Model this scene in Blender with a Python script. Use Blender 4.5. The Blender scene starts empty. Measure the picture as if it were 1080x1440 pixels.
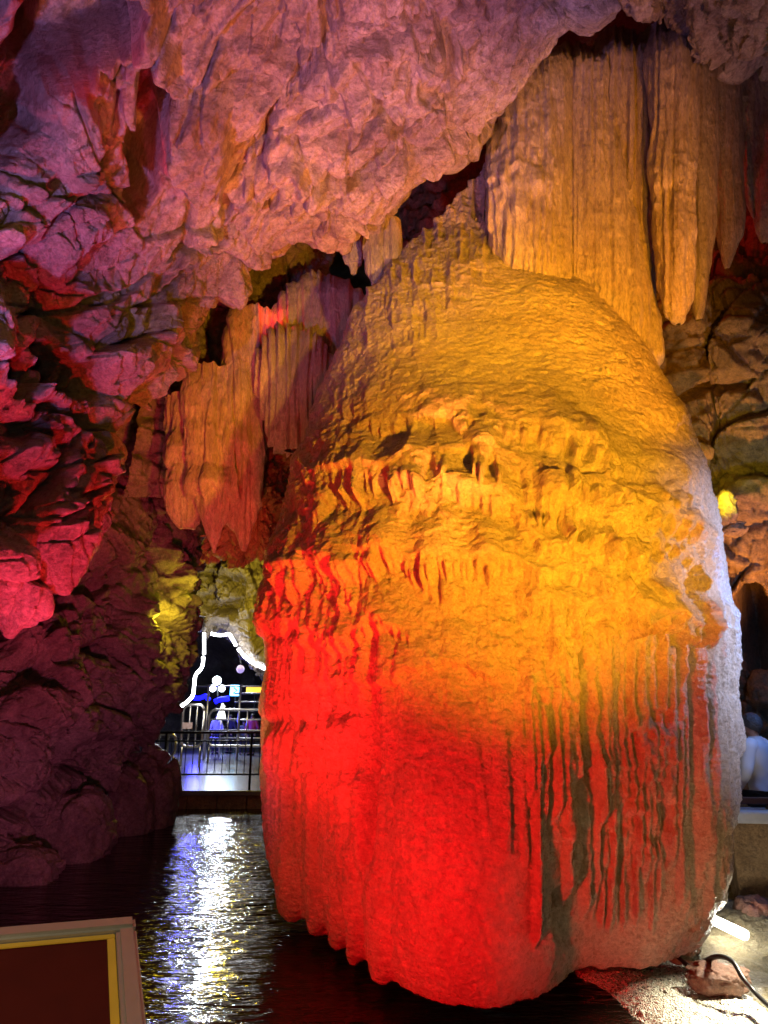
import bpy, bmesh, math, random
import numpy as np
from mathutils import Vector, Matrix
random.seed(7)
rng = np.random.default_rng(7)
S = bpy.context.scene
COL = S.collection
# ------------------------------------------------------------------ camera maths
W, H, F = 1080.0, 1440.0, 960.0
PITCH = math.radians(16.3)
CZ = 2.05
WATER = -0.2
cp, sp = math.cos(PITCH), math.sin(PITCH)

def pt(px, py, Y):
    """world point seen at photo pixel (px,py) at forward distance Y"""
    px, py, Y = np.asarray(px, float), np.asarray(py, float), np.asarray(Y, float)
    a = (px - W/2)/F; b = (H/2 - py)/F
    dy = cp - b*sp; dz = sp + b*cp
    t = Y/dy
    return np.stack([a*t, Y+0*t, CZ + dz*t], -1)

def proj(P):
    x, y, z = P[..., 0], P[..., 1], P[..., 2]-CZ
    d = np.maximum(y*cp + z*sp, 0.05)
    u = -y*sp + z*cp
    return W/2 + F*x/d, H/2 - F*u/d

def on_z(px, py, z):
    a = (px - W/2)/F; b = (H/2 - py)/F
    dy = cp - b*sp; dz = sp + b*cp
    t = (z-CZ)/dz
    return Vector((a*t, dy*t, z))

def V(px, py, Y): return Vector(pt(px, py, Y))

# ------------------------------------------------------------------ noise (numpy)
def _h(ix, iy, iz, s):
    u = np.uint32
    n = ix*u(374761393) + iy*u(668265263) + iz*u(2147483647) + u(s*1274126177 & 0xFFFFFFFF)
    n = (n ^ (n >> u(13)))*u(1274126177)
    n = (n ^ (n >> u(16)))*u(2246822519)
    return n ^ (n >> u(15))

def _hf(ix, iy, iz, s): return (_h(ix, iy, iz, s) >> np.uint32(8)).astype(np.float32)*np.float32(1/16777215.0)

def vnoise(P, s=0):
    """smooth value noise in [-1,1]"""
    i = np.floor(P); f = (P-i).astype(np.float32); i = i.astype(np.int32).astype(np.uint32)
    f = f*f*f*(f*(f*6-15)+10)
    x, y, z = [np.ascontiguousarray(i[..., k]) for k in range(3)]; one = np.uint32(1)
    fx, fy, fz = f[..., 0], f[..., 1], f[..., 2]
    def L(a, b, t): return a+(b-a)*t
    r = L(L(L(_hf(x, y, z, s), _hf(x+one, y, z, s), fx), L(_hf(x, y+one, z, s), _hf(x+one, y+one, z, s), fx), fy),
          L(L(_hf(x, y, z+one, s), _hf(x+one, y, z+one, s), fx), L(_hf(x, y+one, z+one, s), _hf(x+one, y+one, z+one, s), fx), fy), fz)
    return r*2-1

def fbm(P, o=4, s=0, g=0.5):
    r = 0; a = 1.0; t = 0
    for k in range(o):
        r = r + a*vnoise(P*(2.03**k) + 17.3*k, s+k); t += a; a *= g
    return r/t

def ridged(P, o=4, s=0):
    r = 0; a = 1.0; t = 0
    for k in range(o):
        r = r + a*(1-np.abs(vnoise(P*(2.1**k) + 7.7*k, s+k))*1.6); t += a; a *= 0.5
    return r/t

def facets(P, s=0, tilt=1.0):
    """broken-rock field: every voronoi cell is its own tilted plane; also returns the distance to the crack"""
    P = P.astype(np.float32); i = np.floor(P).astype(np.int32)
    sh = P.shape[:-1]
    d1 = np.full(sh, 9.0, np.float32); d2 = np.full(sh, 9.0, np.float32); val = np.zeros(sh, np.float32)
    for dx in (-1, 0, 1):
        for dy in (-1, 0, 1):
            for dz in (-1, 0, 1):
                cx, cy, cz = i[..., 0]+dx, i[..., 1]+dy, i[..., 2]+dz
                ux, uy, uz = cx.astype(np.uint32), cy.astype(np.uint32), cz.astype(np.uint32)
                h = _h(ux, uy, uz, s)
                jx, jy, jz = [((h >> np.uint32(k)) & np.uint32(1023)).astype(np.float32)/1023 for k in (0, 10, 20)]
                vx, vy, vz = P[..., 0]-cx-jx, P[..., 1]-cy-jy, P[..., 2]-cz-jz
                d = vx*vx+vy*vy+vz*vz
                g = _h(ux, uy, uz, s+91)
                b0, b1, b2, b3 = [((g >> np.uint32(k)) & np.uint32(255)).astype(np.float32)/127.5-1 for k in (0, 8, 16, 24)]
                pl = b0*.55 + tilt*.8*(b1*vx + b2*vy + b3*vz)
                nb = d < d1
                d2 = np.where(nb, d1, np.minimum(d2, d)); d1 = np.where(nb, d, d1); val = np.where(nb, pl, val)
    return val, np.sqrt(d2)-np.sqrt(d1)

def sm(x): x = np.clip(x, 0, 1); return x*x*(3-2*x)

def n1(x, s=0):
    x = np.asarray(x, float)
    return vnoise(np.stack([x, 0*x+3.3, 0*x+s*1.7], -1), s)

# ------------------------------------------------------------------ mesh helpers
def mesh_obj(name, verts, faces, mat=None, parent=None, smooth=True):
    me = bpy.data.meshes.new(name)
    verts = np.asarray(verts, np.float32).reshape(-1, 3); faces = np.asarray(faces, np.int32)
    me.vertices.add(len(verts)); me.vertices.foreach_set('co', verts.ravel())
    n = faces.shape[1]
    me.loops.add(faces.size); me.loops.foreach_set('vertex_index', faces.ravel())
    me.polygons.add(len(faces)); me.polygons.foreach_set('loop_start', np.arange(0, faces.size, n, dtype=np.int32))
    me.polygons.foreach_set('use_smooth', np.full(len(faces), smooth))
    me.update(calc_edges=True); me.validate()
    return link(name, me, mat, parent)

def link(name, me, mat=None, parent=None):
    o = bpy.data.objects.new(name, me); COL.objects.link(o)
    if mat: me.materials.append(mat)
    if parent:
        o.parent = parent; o.matrix_parent_inverse = Matrix.Translation(parent.location).inverted()
    return o

def grid(name, P, mat, wrap=False, parent=None, flip=False):
    nu, nv = P.shape[:2]
    idx = np.arange(nu*nv).reshape(nu, nv)
    if wrap: idx = np.concatenate([idx, idx[:, :1]], 1)
    a, b, c, d = idx[:-1, :-1], idx[1:, :-1], idx[1:, 1:], idx[:-1, 1:]
    q = np.stack([a, b, c, d] if not flip else [a, d, c, b], -1).reshape(-1, 4)
    return mesh_obj(name, P.reshape(-1, 3), q, mat, parent)

def normals(P, wrap=False):
    if wrap:
        dv = np.roll(P, -1, 1)-np.roll(P, 1, 1)
    else: dv = np.gradient(P, axis=1)
    du = np.gradient(P, axis=0)
    n = np.cross(du, dv)
    return n/np.maximum(np.linalg.norm(n, axis=-1, keepdims=True), 1e-9)

def cubic(A, n):
    m = A.shape[0]
    t = np.linspace(0, m-1-1e-6, n); i = t.astype(int); f = (t-i).reshape((-1,)+(1,)*(A.ndim-1))
    g = lambda k: A[np.clip(k, 0, m-1)]
    p0, p1, p2, p3 = g(i-1), g(i), g(i+1), g(i+2)
    return .5*(2*p1+(p2-p0)*f+(2*p0-5*p1+4*p2-p3)*f*f+(3*p1-p0-3*p2+p3)*f**3)

def net(A, nu, nv):
    A = cubic(np.asarray(A, float), nu)
    return np.swapaxes(cubic(np.swapaxes(A, 0, 1), nv), 0, 1)

def toward_cam(P, N):
    d = np.array([0, 0, CZ])-P
    s = np.sign((d*N).sum(-1).mean())
    return N*s

def tag(o, label=None, cat=None, group=None, kind=None):
    if label: o['label'] = label
    if cat: o['category'] = cat
    if group: o['group'] = group
    if kind: o['kind'] = kind
    return o

def empty(name, loc):
    o = bpy.data.objects.new(name, None); o.location = loc; o.empty_display_size = .1
    COL.objects.link(o); return o

class MB:
    def __init__(s): s.bm = bmesh.new()
    def box(s, c, size, rot=None, bevel=0.0):
        r = bmesh.ops.create_cube(s.bm, size=1.0)
        M = Matrix.Translation(Vector(c)) @ (rot.to_4x4() if rot else Matrix()) @ Matrix.Diagonal((*size, 1))
        bmesh.ops.transform(s.bm, matrix=M, verts=r['verts'])
        if bevel:
            ed = list({e for v in r['verts'] for e in v.link_edges})
            bmesh.ops.bevel(s.bm, geom=ed, offset=bevel, segments=2, affect='EDGES', profile=.5)
        return s
    def tube(s, pts, r, n=8, cap=True):
        pts = [Vector(p) for p in pts]; rings = []
        rr = r if isinstance(r, (list, tuple)) else [r]*len(pts)
        up = Vector((0.13, 0.21, 1)).normalized()
        for k, p in enumerate(pts):
            d = (pts[min(k+1, len(pts)-1)]-pts[max(k-1, 0)]).normalized()
            a = d.cross(up)
            if a.length < .05: a = d.cross(Vector((1, 0, 0)))
            a.normalize(); b = d.cross(a)
            rings.append([s.bm.verts.new(p+(a*math.cos(t)+b*math.sin(t))*rr[k]) for t in [2*math.pi*q/n for q in range(n)]])
        for A, B in zip(rings, rings[1:]):
            for q in range(n):
                f = s.bm.faces.new((A[q], A[(q+1) % n], B[(q+1) % n], B[q])); f.smooth = True
        if cap:
            s.bm.faces.new(rings[0][::-1]); s.bm.faces.new(rings[-1])
        return s
    def ball(s, c, r, seg=16):
        v = bmesh.ops.create_uvsphere(s.bm, u_segments=seg, v_segments=seg//2+2, radius=1.0)['verts']
        rr = r if isinstance(r, (list, tuple)) else (r, r, r)
        bmesh.ops.transform(s.bm, matrix=Matrix.Translation(Vector(c)) @ Matrix.Diagonal((*rr, 1)), verts=v)
        for q in v:
            for f in q.link_faces: f.smooth = True
        return s
    def build(s, name, mat, parent=None):
        bmesh.ops.recalc_face_normals(s.bm, faces=s.bm.faces)
        me = bpy.data.meshes.new(name); s.bm.to_mesh(me); s.bm.free()
        return link(name, me, mat, parent)

# ------------------------------------------------------------------ materials
def nodes(name):
    m = bpy.data.materials.new(name); m.use_nodes = True
    nt = m.node_tree; b = nt.nodes['Principled BSDF']
    return m, nt, b

def N(nt, t, **kw):
    n = nt.nodes.new(t)
    for k, v in kw.items():
        if k in n.inputs: n.inputs[k].default_value = v
        else: setattr(n, k, v)
    return n

def rock_mat(name, c1, c2, c3, rough=(.35, .7), bump=.5, sc=1.0, stretch=(1, 1, 1), spec=.5, vor=.5, speck=1.0):
    m, nt, b = nodes(name); L = nt.links.new
    tc = N(nt, 'ShaderNodeTexCoord'); mp = N(nt, 'ShaderNodeMapping'); mp.inputs['Scale'].default_value = stretch
    L(tc.outputs['Object'], mp.inputs['Vector'])
    big = N(nt, 'ShaderNodeTexNoise', Scale=1.3*sc, Detail=8.0, Roughness=.65); L(mp.outputs[0], big.inputs['Vector'])
    mid = N(nt, 'ShaderNodeTexNoise', Scale=9*sc, Detail=7.0, Roughness=.7); L(mp.outputs[0], mid.inputs['Vector'])
    fine = N(nt, 'ShaderNodeTexNoise', Scale=30*sc, Detail=8.0, Roughness=.75); L(mp.outputs[0], fine.inputs['Vector'])
    r1 = N(nt, 'ShaderNodeValToRGB'); r1.color_ramp.elements[0].position = .35; r1.color_ramp.elements[1].position = .65
    r1.color_ramp.elements[0].color = (*c1, 1); r1.color_ramp.elements[1].color = (*c2, 1)
    L(big.outputs[0], r1.inputs[0])
    mx = N(nt, 'ShaderNodeMix', data_type='RGBA'); 
    r2 = N(nt, 'ShaderNodeValToRGB'); r2.color_ramp.elements[0].position = .5; r2.color_ramp.elements[1].position = .72
    r2.color_ramp.elements[1].color = (.75, .75, .75, 1)
    L(mid.outputs[0], r2.inputs[0]); L(r2.outputs[0], mx.inputs[0]); L(r1.outputs[0], mx.inputs[6]); mx.inputs[7].default_value = (*c3, 1)
    sp_ = N(nt, 'ShaderNodeMapRange'); sp_.inputs[1].default_value = .36; sp_.inputs[2].default_value = .62; sp_.inputs[3].default_value = .4; sp_.inputs[4].default_value = 1.5
    cs_ = N(nt, 'ShaderNodeTexNoise', Scale=13*sc, Detail=10.0, Roughness=.8); L(mp.outputs[0], cs_.inputs['Vector'])
    av = N(nt, 'ShaderNodeMath', operation='ADD'); L(fine.outputs[0], av.inputs[0]); L(cs_.outputs[0], av.inputs[1])
    hf = N(nt, 'ShaderNodeMath', operation='MULTIPLY'); L(av.outputs[0], hf.inputs[0]); hf.inputs[1].default_value = .5
    L(hf.outputs[0], sp_.inputs[0])
    ml = N(nt, 'ShaderNodeMix', data_type='RGBA', blend_type='MULTIPLY'); ml.inputs[0].default_value = speck
    L(mx.outputs[2], ml.inputs[6]); L(sp_.outputs[0], ml.inputs[7])
    L(ml.outputs[2], b.inputs['Base Color'])
    mr = N(nt, 'ShaderNodeMapRange'); mr.inputs[3].default_value = rough[0]; mr.inputs[4].default_value = rough[1]
    L(mid.outputs[0], mr.inputs[0]); L(mr.outputs[0], b.inputs['Roughness'])
    b.inputs['Specular IOR Level'].default_value = spec
    ad = N(nt, 'ShaderNodeMath', operation='MULTIPLY_ADD'); L(fine.outputs[0], ad.inputs[0]); ad.inputs[1].default_value = .6; L(mid.outputs[0], ad.inputs[2])
    vo = N(nt, 'ShaderNodeTexVoronoi', Scale=7*sc); L(mp.outputs[0], vo.inputs['Vector'])
    a2 = N(nt, 'ShaderNodeMath', operation='MULTIPLY_ADD'); L(vo.outputs['Distance'], a2.inputs[0]); a2.inputs[1].default_value = vor; L(ad.outputs[0], a2.inputs[2])
    bp = N(nt, 'ShaderNodeBump', Strength=bump, Distance=.10); L(a2.outputs[0], bp.inputs['Height']); L(bp.outputs[0], b.inputs['Normal'])
    return m

def plain(name, c, rough=.5, metal=0.0, emit=None, es=0.0, noise=.0, bump=0.0, sc=20):
    m, nt, b = nodes(name); L = nt.links.new
    b.inputs['Base Color'].default_value = (*c, 1); b.inputs['Roughness'].default_value = rough; b.inputs['Metallic'].default_value = metal
    if emit: b.inputs['Emission Color'].default_value = (*emit, 1); b.inputs['Emission Strength'].default_value = es
    if noise or bump:
        tc = N(nt, 'ShaderNodeTexCoord'); n = N(nt, 'ShaderNodeTexNoise', Scale=sc, Detail=6.0); L(tc.outputs['Object'], n.inputs['Vector'])
        mr = N(nt, 'ShaderNodeMapRange'); mr.inputs[3].default_value = 1-noise; mr.inputs[4].default_value = 1+noise; L(n.outputs[0], mr.inputs[0])
        mx = N(nt, 'ShaderNodeMix', data_type='RGBA', blend_type='MULTIPLY'); mx.inputs[0].default_value = 1; mx.inputs[6].default_value = (*c, 1)
        L(mr.outputs[0], mx.inputs[7]); L(mx.outputs[2], b.inputs['Base Color'])
        if bump:
            bp = N(nt, 'ShaderNodeBump', Strength=bump, Distance=.02); L(n.outputs[0], bp.inputs['Height']); L(bp.outputs[0], b.inputs['Normal'])
    return m

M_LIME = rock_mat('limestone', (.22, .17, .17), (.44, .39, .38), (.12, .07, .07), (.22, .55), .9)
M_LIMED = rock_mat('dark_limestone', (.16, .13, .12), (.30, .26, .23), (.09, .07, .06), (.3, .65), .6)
M_FLOW = rock_mat('flowstone', (.46, .37, .28), (.58, .49, .38), (.36, .28, .2), (.12, .45), .8, 1.3, vor=.15, speck=.75)
M_CURT = rock_mat('curtain_flowstone', (.42, .34, .27), (.60, .52, .43), (.36, .28, .2), (.16, .5), .8, 1.6, (1, 1, .3), vor=.12, speck=.9)
M_OCHRE = rock_mat('ochre_rock', (.28, .16, .07), (.42, .27, .14), (.13, .08, .04), (.35, .7), .6)
M_MUD = rock_mat('wet_mud', (.20, .16, .09), (.32, .27, .16), (.14, .10, .06), (.2, .5), .7, 2)
M_BLACK = plain('black_metal', (.02, .02, .022), .45, .3, noise=.2)
M_STEEL = plain('brushed_steel', (.55, .52, .5), .32, .9, noise=.1)
M_RUBBER = plain('black_rubber', (.012, .012, .012), .4, noise=.2)
M_TUBE = plain('white_light_tube', (.9, .9, .9), .3, emit=(.92, .95, 1), es=28)
M_TUBE2 = plain('warm_light_tube', (.9, .9, .9), .3, emit=(1, .97, .85), es=30)
M_BLUE = plain('blue_neon', (.1, .1, .8), .3, emit=(.004, .004, 1), es=7)
M_LAMPW = plain('lamp_glass', (.9, .9, .9), .3, emit=(.75, .9, 1), es=16)
M_CYAN = plain('cyan_light', (.3, .7, .9), .3, emit=(.15, .6, 1), es=7)
M_YEL = plain('yellow_light', (.8, .5, .1), .3, emit=(1, .5, .03), es=2.0)
M_LILAC = plain('lilac_glass', (.7, .6, .9), .3, emit=(.5, .4, .95), es=.9)
M_CONC = plain('wet_concrete', (.2, .19, .18), .22, noise=.35, bump=.25, sc=7)

# ------------------------------------------------------------------ rock sheet
def blobs(px, py, L):
    r = 0
    for (cx, cy, rx, ry, ang, amp) in L:
        c, s = math.cos(math.radians(ang)), math.sin(math.radians(ang))
        x, y = px-cx, py-cy
        q = ((x*c+y*s)/rx)**2+((-x*s+y*c)/ry)**2
        r = r + amp*(1-sm((np.sqrt(q)-.7)/.45))
    return r

def rough_rock(P, s, a=1.0, big=.3, fac=(1.15, .46, .19), famp=(.36, .20, .085), strata=None, flat=.8, layer=0):
    Q = P + .09*np.stack([fbm(P*1.3+k*9, 2, s+k) for k in range(3)], -1)
    if strata is not None:       # squeeze space along the bedding normal so blocks become layered slabs
        n = np.array(strata, float); n /= np.linalg.norm(n)
        Q = Q + (Q@n)[..., None]*n*flat
    d = big*fbm(P/1.7, 3, s)
    crack = 0
    for f, am in zip(fac, famp):
        v, c = facets(Q/f, s+int(f*100)); d = d + am*v
        crack = crack + am*.5*np.exp(-(c/.05)**2)
    d = d - crack + .06*fbm(P*7, 6, s+5, .62) + .035*ridged(P*3.5, 5, s+9)
    if strata is not None and layer:
        u = P@n; e1 = u/.62+1.1*fbm(P*.55, 3, s+50)+.18*fbm(P*3, 2, s+51); e2 = u/.19+1.6*fbm(P*.8, 3, s+52)+.2*fbm(P*5, 2, s+53)
        mk = sm(.5+1.3*fbm(P*.5, 2, s+54)); st = lambda q: np.abs(q-np.floor(q)-.72)*np.where(q-np.floor(q) > .72, 3.6, 1.39)
        d = d - layer*(.25+.75*mk)*st(e1) - .32*layer*(1-.5*mk)*st(e2)
    return a*d

def rock_sheet(name, A, nu, nv, mat, seed, a=1.0, blob=None, rim=None, **kw):
    P = net(A, nu, nv)
    n = toward_cam(P, normals(P))
    px, py = proj(P)
    d = rough_rock(P, seed, a, **kw)
    if rim: d = d*(rim[0]+(1-rim[0])*sm((np.linspace(0, 1, nv)-rim[1])/rim[2]))[None]
    if blob:
        wob = 34*fbm(P*1.5, 4, seed+40)
        d = d + blobs(px+wob, py+34*fbm(P*1.5+31, 4, seed+41), blob)
    P = P + n*d[..., None]
    return grid(name, P, mat)

# --- overhanging rock on the left
E = [(950, -150, 4.7), (862, -10, 5.3), (722, 190, 6.6), (618, 266, 7.0), (500, 342, 7.5), (385, 385, 8.0), (305, 465, 8.3), (272, 530, 8.3), (185, 625, 8.0), (165, 735, 7.8), (80, 815, 7.3), (-80, 850, 6.6), (-260, 880, 6.0)]
A0 = [(700, -400, 3.4), (560, -330, 3.5), (330, -240, 3.7), (180, -240, 3.7), (0, -240, 3.9), (-150, -140, 4.1), (-210, -20, 4.4), (-230, 180, 4.8), (-240, 400, 5.1), (-250, 600, 5.3), (-260, 720, 5.4), (-270, 800, 5.4), (-330, 880, 5.4)]
rows = []
for e, a in zip(E, A0):
    e, a = np.array(e, float), np.array(a, float)
    r = []
    d2 = (a[:2]-e[:2])/np.linalg.norm(a[:2]-e[:2])
    r.append(np.array([*(e[:2]+d2*170), e[2]+3.6])); r.append(np.array([*(e[:2]+d2*60), e[2]+1.5])); 
    r.append(np.array([*(e[:2]+d2*5), e[2]+.35]))
    for t in (.06, .25, .5, .75, 1.0):
        p = e+(a-e)*t; p[2] -= .55*math.sin(math.pi*t)**.8
        r.append(p)
    rows.append([pt(*q) for q in r])
pock = [(215, 200, 28, 105, 4, -1.7), (110, 55, 105, 62, -15, -1.5), (22, 150, 28, 130, 8, -1.2), (95, 185, 38, 95, -8, .35), (285, 180, 45, 100, -6, .4),
        (205, 50, 32, 80, -25, .55), (100, 520, 60, 26, 30, -.5), (15, 530, 25, 40, 0, -.5), (215, 620, 60, 45, -30, -.75), (320, 485, 30, 45, 20, -.5),
        (80, 660, 90, 70, -20, .3), (40, 770, 90, 55, -20, .3), (400, 270, 60, 45, -20, .3), (60, 330, 90, 50, 10, .2), (345, 430, 22, 40, 15, .3), (190, 460, 60, 80, 10, .2), (310, 290, 10, 40, 5, -.4), (500, 60, 120, 8, -18, -.25), (430, 165, 70, 6, -30, -.2), (560, 215, 120, 7, -38, -.22), (600, 130, 150, 7, -42, -.2), (470, 285, 120, 7, -36, -.22), (400, 190, 130, 6, -30, -.2), (330, 330, 90, 7, -25, -.25), (130, 420, 110, 7, -18, -.25), (90, 580, 90, 8, 20, -.3), (250, 400, 60, 7, -40, -.25), (120, 700, 80, 8, -25, -.25), (700, 60, 90, 7, -50, -.2), (620, 40, 80, 6, 60, -.15), (455, 240, 50, 45, 0, .18), (540, 120, 55, 45, 0, .2)]
ov = rock_sheet('rock_overhang', rows, 900, 900, M_LIME, 3, 1.0, pock, strata=(-.58, -.78, .25), flat=.25, rim=(.55, .25, .2), big=.5, layer=.20, fac=(1.7, .75, .30), famp=(.42, .22, .07))
tag(ov, 'huge fractured rock overhang lit pink and violet, sweeping down from upper left', 'rock overhang')

# --- recessed lower wall on the left, ends at the waterline and the walkway arch
R = []
for (py, xr, yl, yr) in [(560, 350, 11, 13.5), (680, 325, 11, 14), (770, 280, 10.8, 14.2), (850, 268, 10.5, 14.3), (900, 266, 10.2, 14.4), (950, 252, 9.8, 14.4), (992, 238, 9.5, 14.3), (1030, 216, 9.3, 14.2), (1062, 188, 9.2, 13.8), (1095, 150, 9.4, 13), (1140, 95, 9.8, 12.4), (1190, 40, 10.2, 11.4), (1240, 10, 10.2, 10.8)]:
    row = [pt(x, py, y) for x, y in [(-320, yl-1.2), (-160, yl-.5)]]
    for t in (0, .3, .6, .85, 1.0):
        x = -40+(xr+40)*t
        row.append(pt(x, py, yl+(yr-yl)*t**1.3-.3*math.sin(math.pi*t)))
    row.append(pt(xr-6, py, yr+.7)); row.append(pt(xr-40, py, yr+3.2))
    R.append(row)
lb = [(60, 900, 60, 40, -20, .45), (110, 980, 90, 60, -20, .3), (230, 900, 30, 40, 0, -.25), (180, 900, 26, 60, 20, .3), (250, 800, 14, 40, 0, .35), (225, 940, 30, 50, 0, .25), (60, 850, 120, 18, -18, -.4), (150, 780, 60, 40, 0, .2), (20, 1130, 120, 14, -20, -.6)]
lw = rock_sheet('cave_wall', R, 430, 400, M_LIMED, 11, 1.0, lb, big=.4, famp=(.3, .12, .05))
tag(lw, 'dark purple rock wall recessed below the pink overhang, running down to the pool', 'rock wall')

# --- arch rock over the walkway
top = [(285, 884), (300, 882), (318, 885), (332, 902), (346, 918), (366, 936), (392, 950), (430, 960)]
R = []
for k, (tx, ty) in enumerate(top):
    xx = 262+k*25
    R.append([pt(xx-10, 560, 22.3), pt(xx-4, 660, 24.3), pt(xx, 760, 25.2), pt((xx+tx)/2, (760+ty)/2, 25.5), pt(tx, ty-18, 25.7), pt(tx, ty, 26.2), pt(tx, ty-3, 27.5), pt(tx, ty-14, 31), pt(tx+5, ty-60, 36)])
R.insert(0, [p-np.array([3.2, 0, 0]) for p in R[0]])
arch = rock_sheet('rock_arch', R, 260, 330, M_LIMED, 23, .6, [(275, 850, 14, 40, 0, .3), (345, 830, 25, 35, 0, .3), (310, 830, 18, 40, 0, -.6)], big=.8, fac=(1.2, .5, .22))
tag(arch, 'dark olive rock arch above the lit walkway, edged by the white light tube', 'rock arch')

# --- right hand back wall
R = []
for py, ys in [(-260, 10), (-100, 12.5), (30, 13.2), (120, 13), (250, 11.8), (350, 10.4), (420, 9.6), (500, 9.7), (600, 10.2), (720, 10.6), (840, 11.2), (900, 12.4), (960, 12.2), (1080, 12), (1250, 12)]:
    R.append([pt(x, py, ys+dy) for x, dy in [(560, 3.0), (700, 1.6), (840, .9), (930, .2), (1000, .1), (1060, -.3), (1140, -.6), (1280, -1.2), (1420, -2.2)]])
rb = [(1010, 480, 70, 60, 10, .35), (960, 480, 30, 60, 10, .2), (1040, 360, 60, 14, -15, -.7), (1000, 545, 70, 9, -10, -.35), (1060, 880, 40, 60, 0, -1.4), (1050, 740, 50, 60, 20, .3), (1060, 300, 40, 50, 0, .3), (960, 60, 130, 40, 8, -.8)]
rw = rock_sheet('rock_wall', R, 520, 330, M_OCHRE, 31, 1.0, rb, big=.4, famp=(.28, .12, .05), strata=(.3, 0, .9), flat=.2)
tag(rw, 'brown ochre cracked rock face standing behind the giant formation at right', 'rock wall')

# --- ceiling rock, top right
R = []
for (px, py, Y) in [(845, -40, 6.6), (900, 12, 6.7), (940, 5, 6.8), (985, 60, 6.7), (1040, 92, 6.5), (1100, 112, 6.2), (1200, 140, 5.8), (1350, 160, 5.2)]:
    R.append([pt(px, py-40, Y+2.6), pt(px, py-16, Y+1.0), pt(px, py-3, Y+.2), pt(px-5, py-25, Y-.1), pt(px-20, py-90, Y-.6), pt(px-60, py-220, Y-1.6), pt(px-120, py-420, Y-2.6)])
cr = rock_sheet('ceiling_rock', R, 260, 240, M_LIME, 41, .7)
tag(cr, 'pale pink ceiling rock jutting down at the top right corner', 'rock overhang')

# --- far enclosing cavern
th = np.linspace(-.12*math.pi, .5*math.pi, 110); ph = np.linspace(0, 2*math.pi, 240, endpoint=False)
T, PH = np.meshgrid(th, ph, indexing='ij')
P = np.stack([26*np.cos(T)*np.cos(PH), 24+36*np.cos(T)*np.sin(PH), 19*np.sin(T)], -1)
P = P*(1+.10*fbm(P/3.5, 4, 61)[..., None])
tag(grid('cavern', P, M_LIMED, wrap=True), kind='structure')

# ------------------------------------------------------------------ the giant formation
def icicles(px, s, w=11.0):
    a = n1(px/w, s)*.6 + n1(px/(w*.48)+5, s+1)*.4
    return np.clip(a*.9+.45, 0, 1.2)**1.3

def ledge(px, py, pts, A, up, drop, drip, s, w=11.0):
    xs = np.array([p[0] for p in pts], float); ys = np.array([p[1] for p in pts], float)
    f = np.interp(px, xs, ys) + 11*n1(px/42, s+3) + 5*n1(px/15, s+4) + 2*n1(px/7, s+5)
    e = max(18.0, .12*(xs[-1]-xs[0]))
    m = sm((px-xs[0]+e)/(2*e))*sm((xs[-1]+e-px)/(2*e))
    d = py-f
    u = np.clip((d+up)/up, 0, 1); rise = np.sqrt(np.clip(1-(1-u)**2, 0, 1))*u**.6
    ic = icicles(px, s, w)
    q = np.clip(d/max(drip, 1), 0, 1)
    dr = drip*ic
    fall = 1-sm((d-dr)/drop)
    # below the lip only the icicles stay proud
    flute = np.where(d > 0, (.62+.38*np.clip(ic, 0, 1)) if drip > 12 else 1.0, 1.0)
    bl = sm(d/10.0)
    m = m*(.75+.45*n1(px/34, s+6))
    return A*m*rise*fall*(1-bl+bl*flute)

def column(px, py, x0, x1, y0, y1, w, A, s):
    t = np.clip((py-y0)/(y1-y0), 0, 1)
    xc = x0+(x1-x0)*t+2.6*n1(py/90, s)+.8*n1(py/30, s+1)
    ww = w*(.85+.3*n1(py/60+9, s+2))*(1-.35*t)
    q = np.clip(1-((px-xc)/ww)**2, 0, 1)
    act = sm((py-y0)/25)*sm((y1-py)/40)
    return A*q**.8*act

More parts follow.
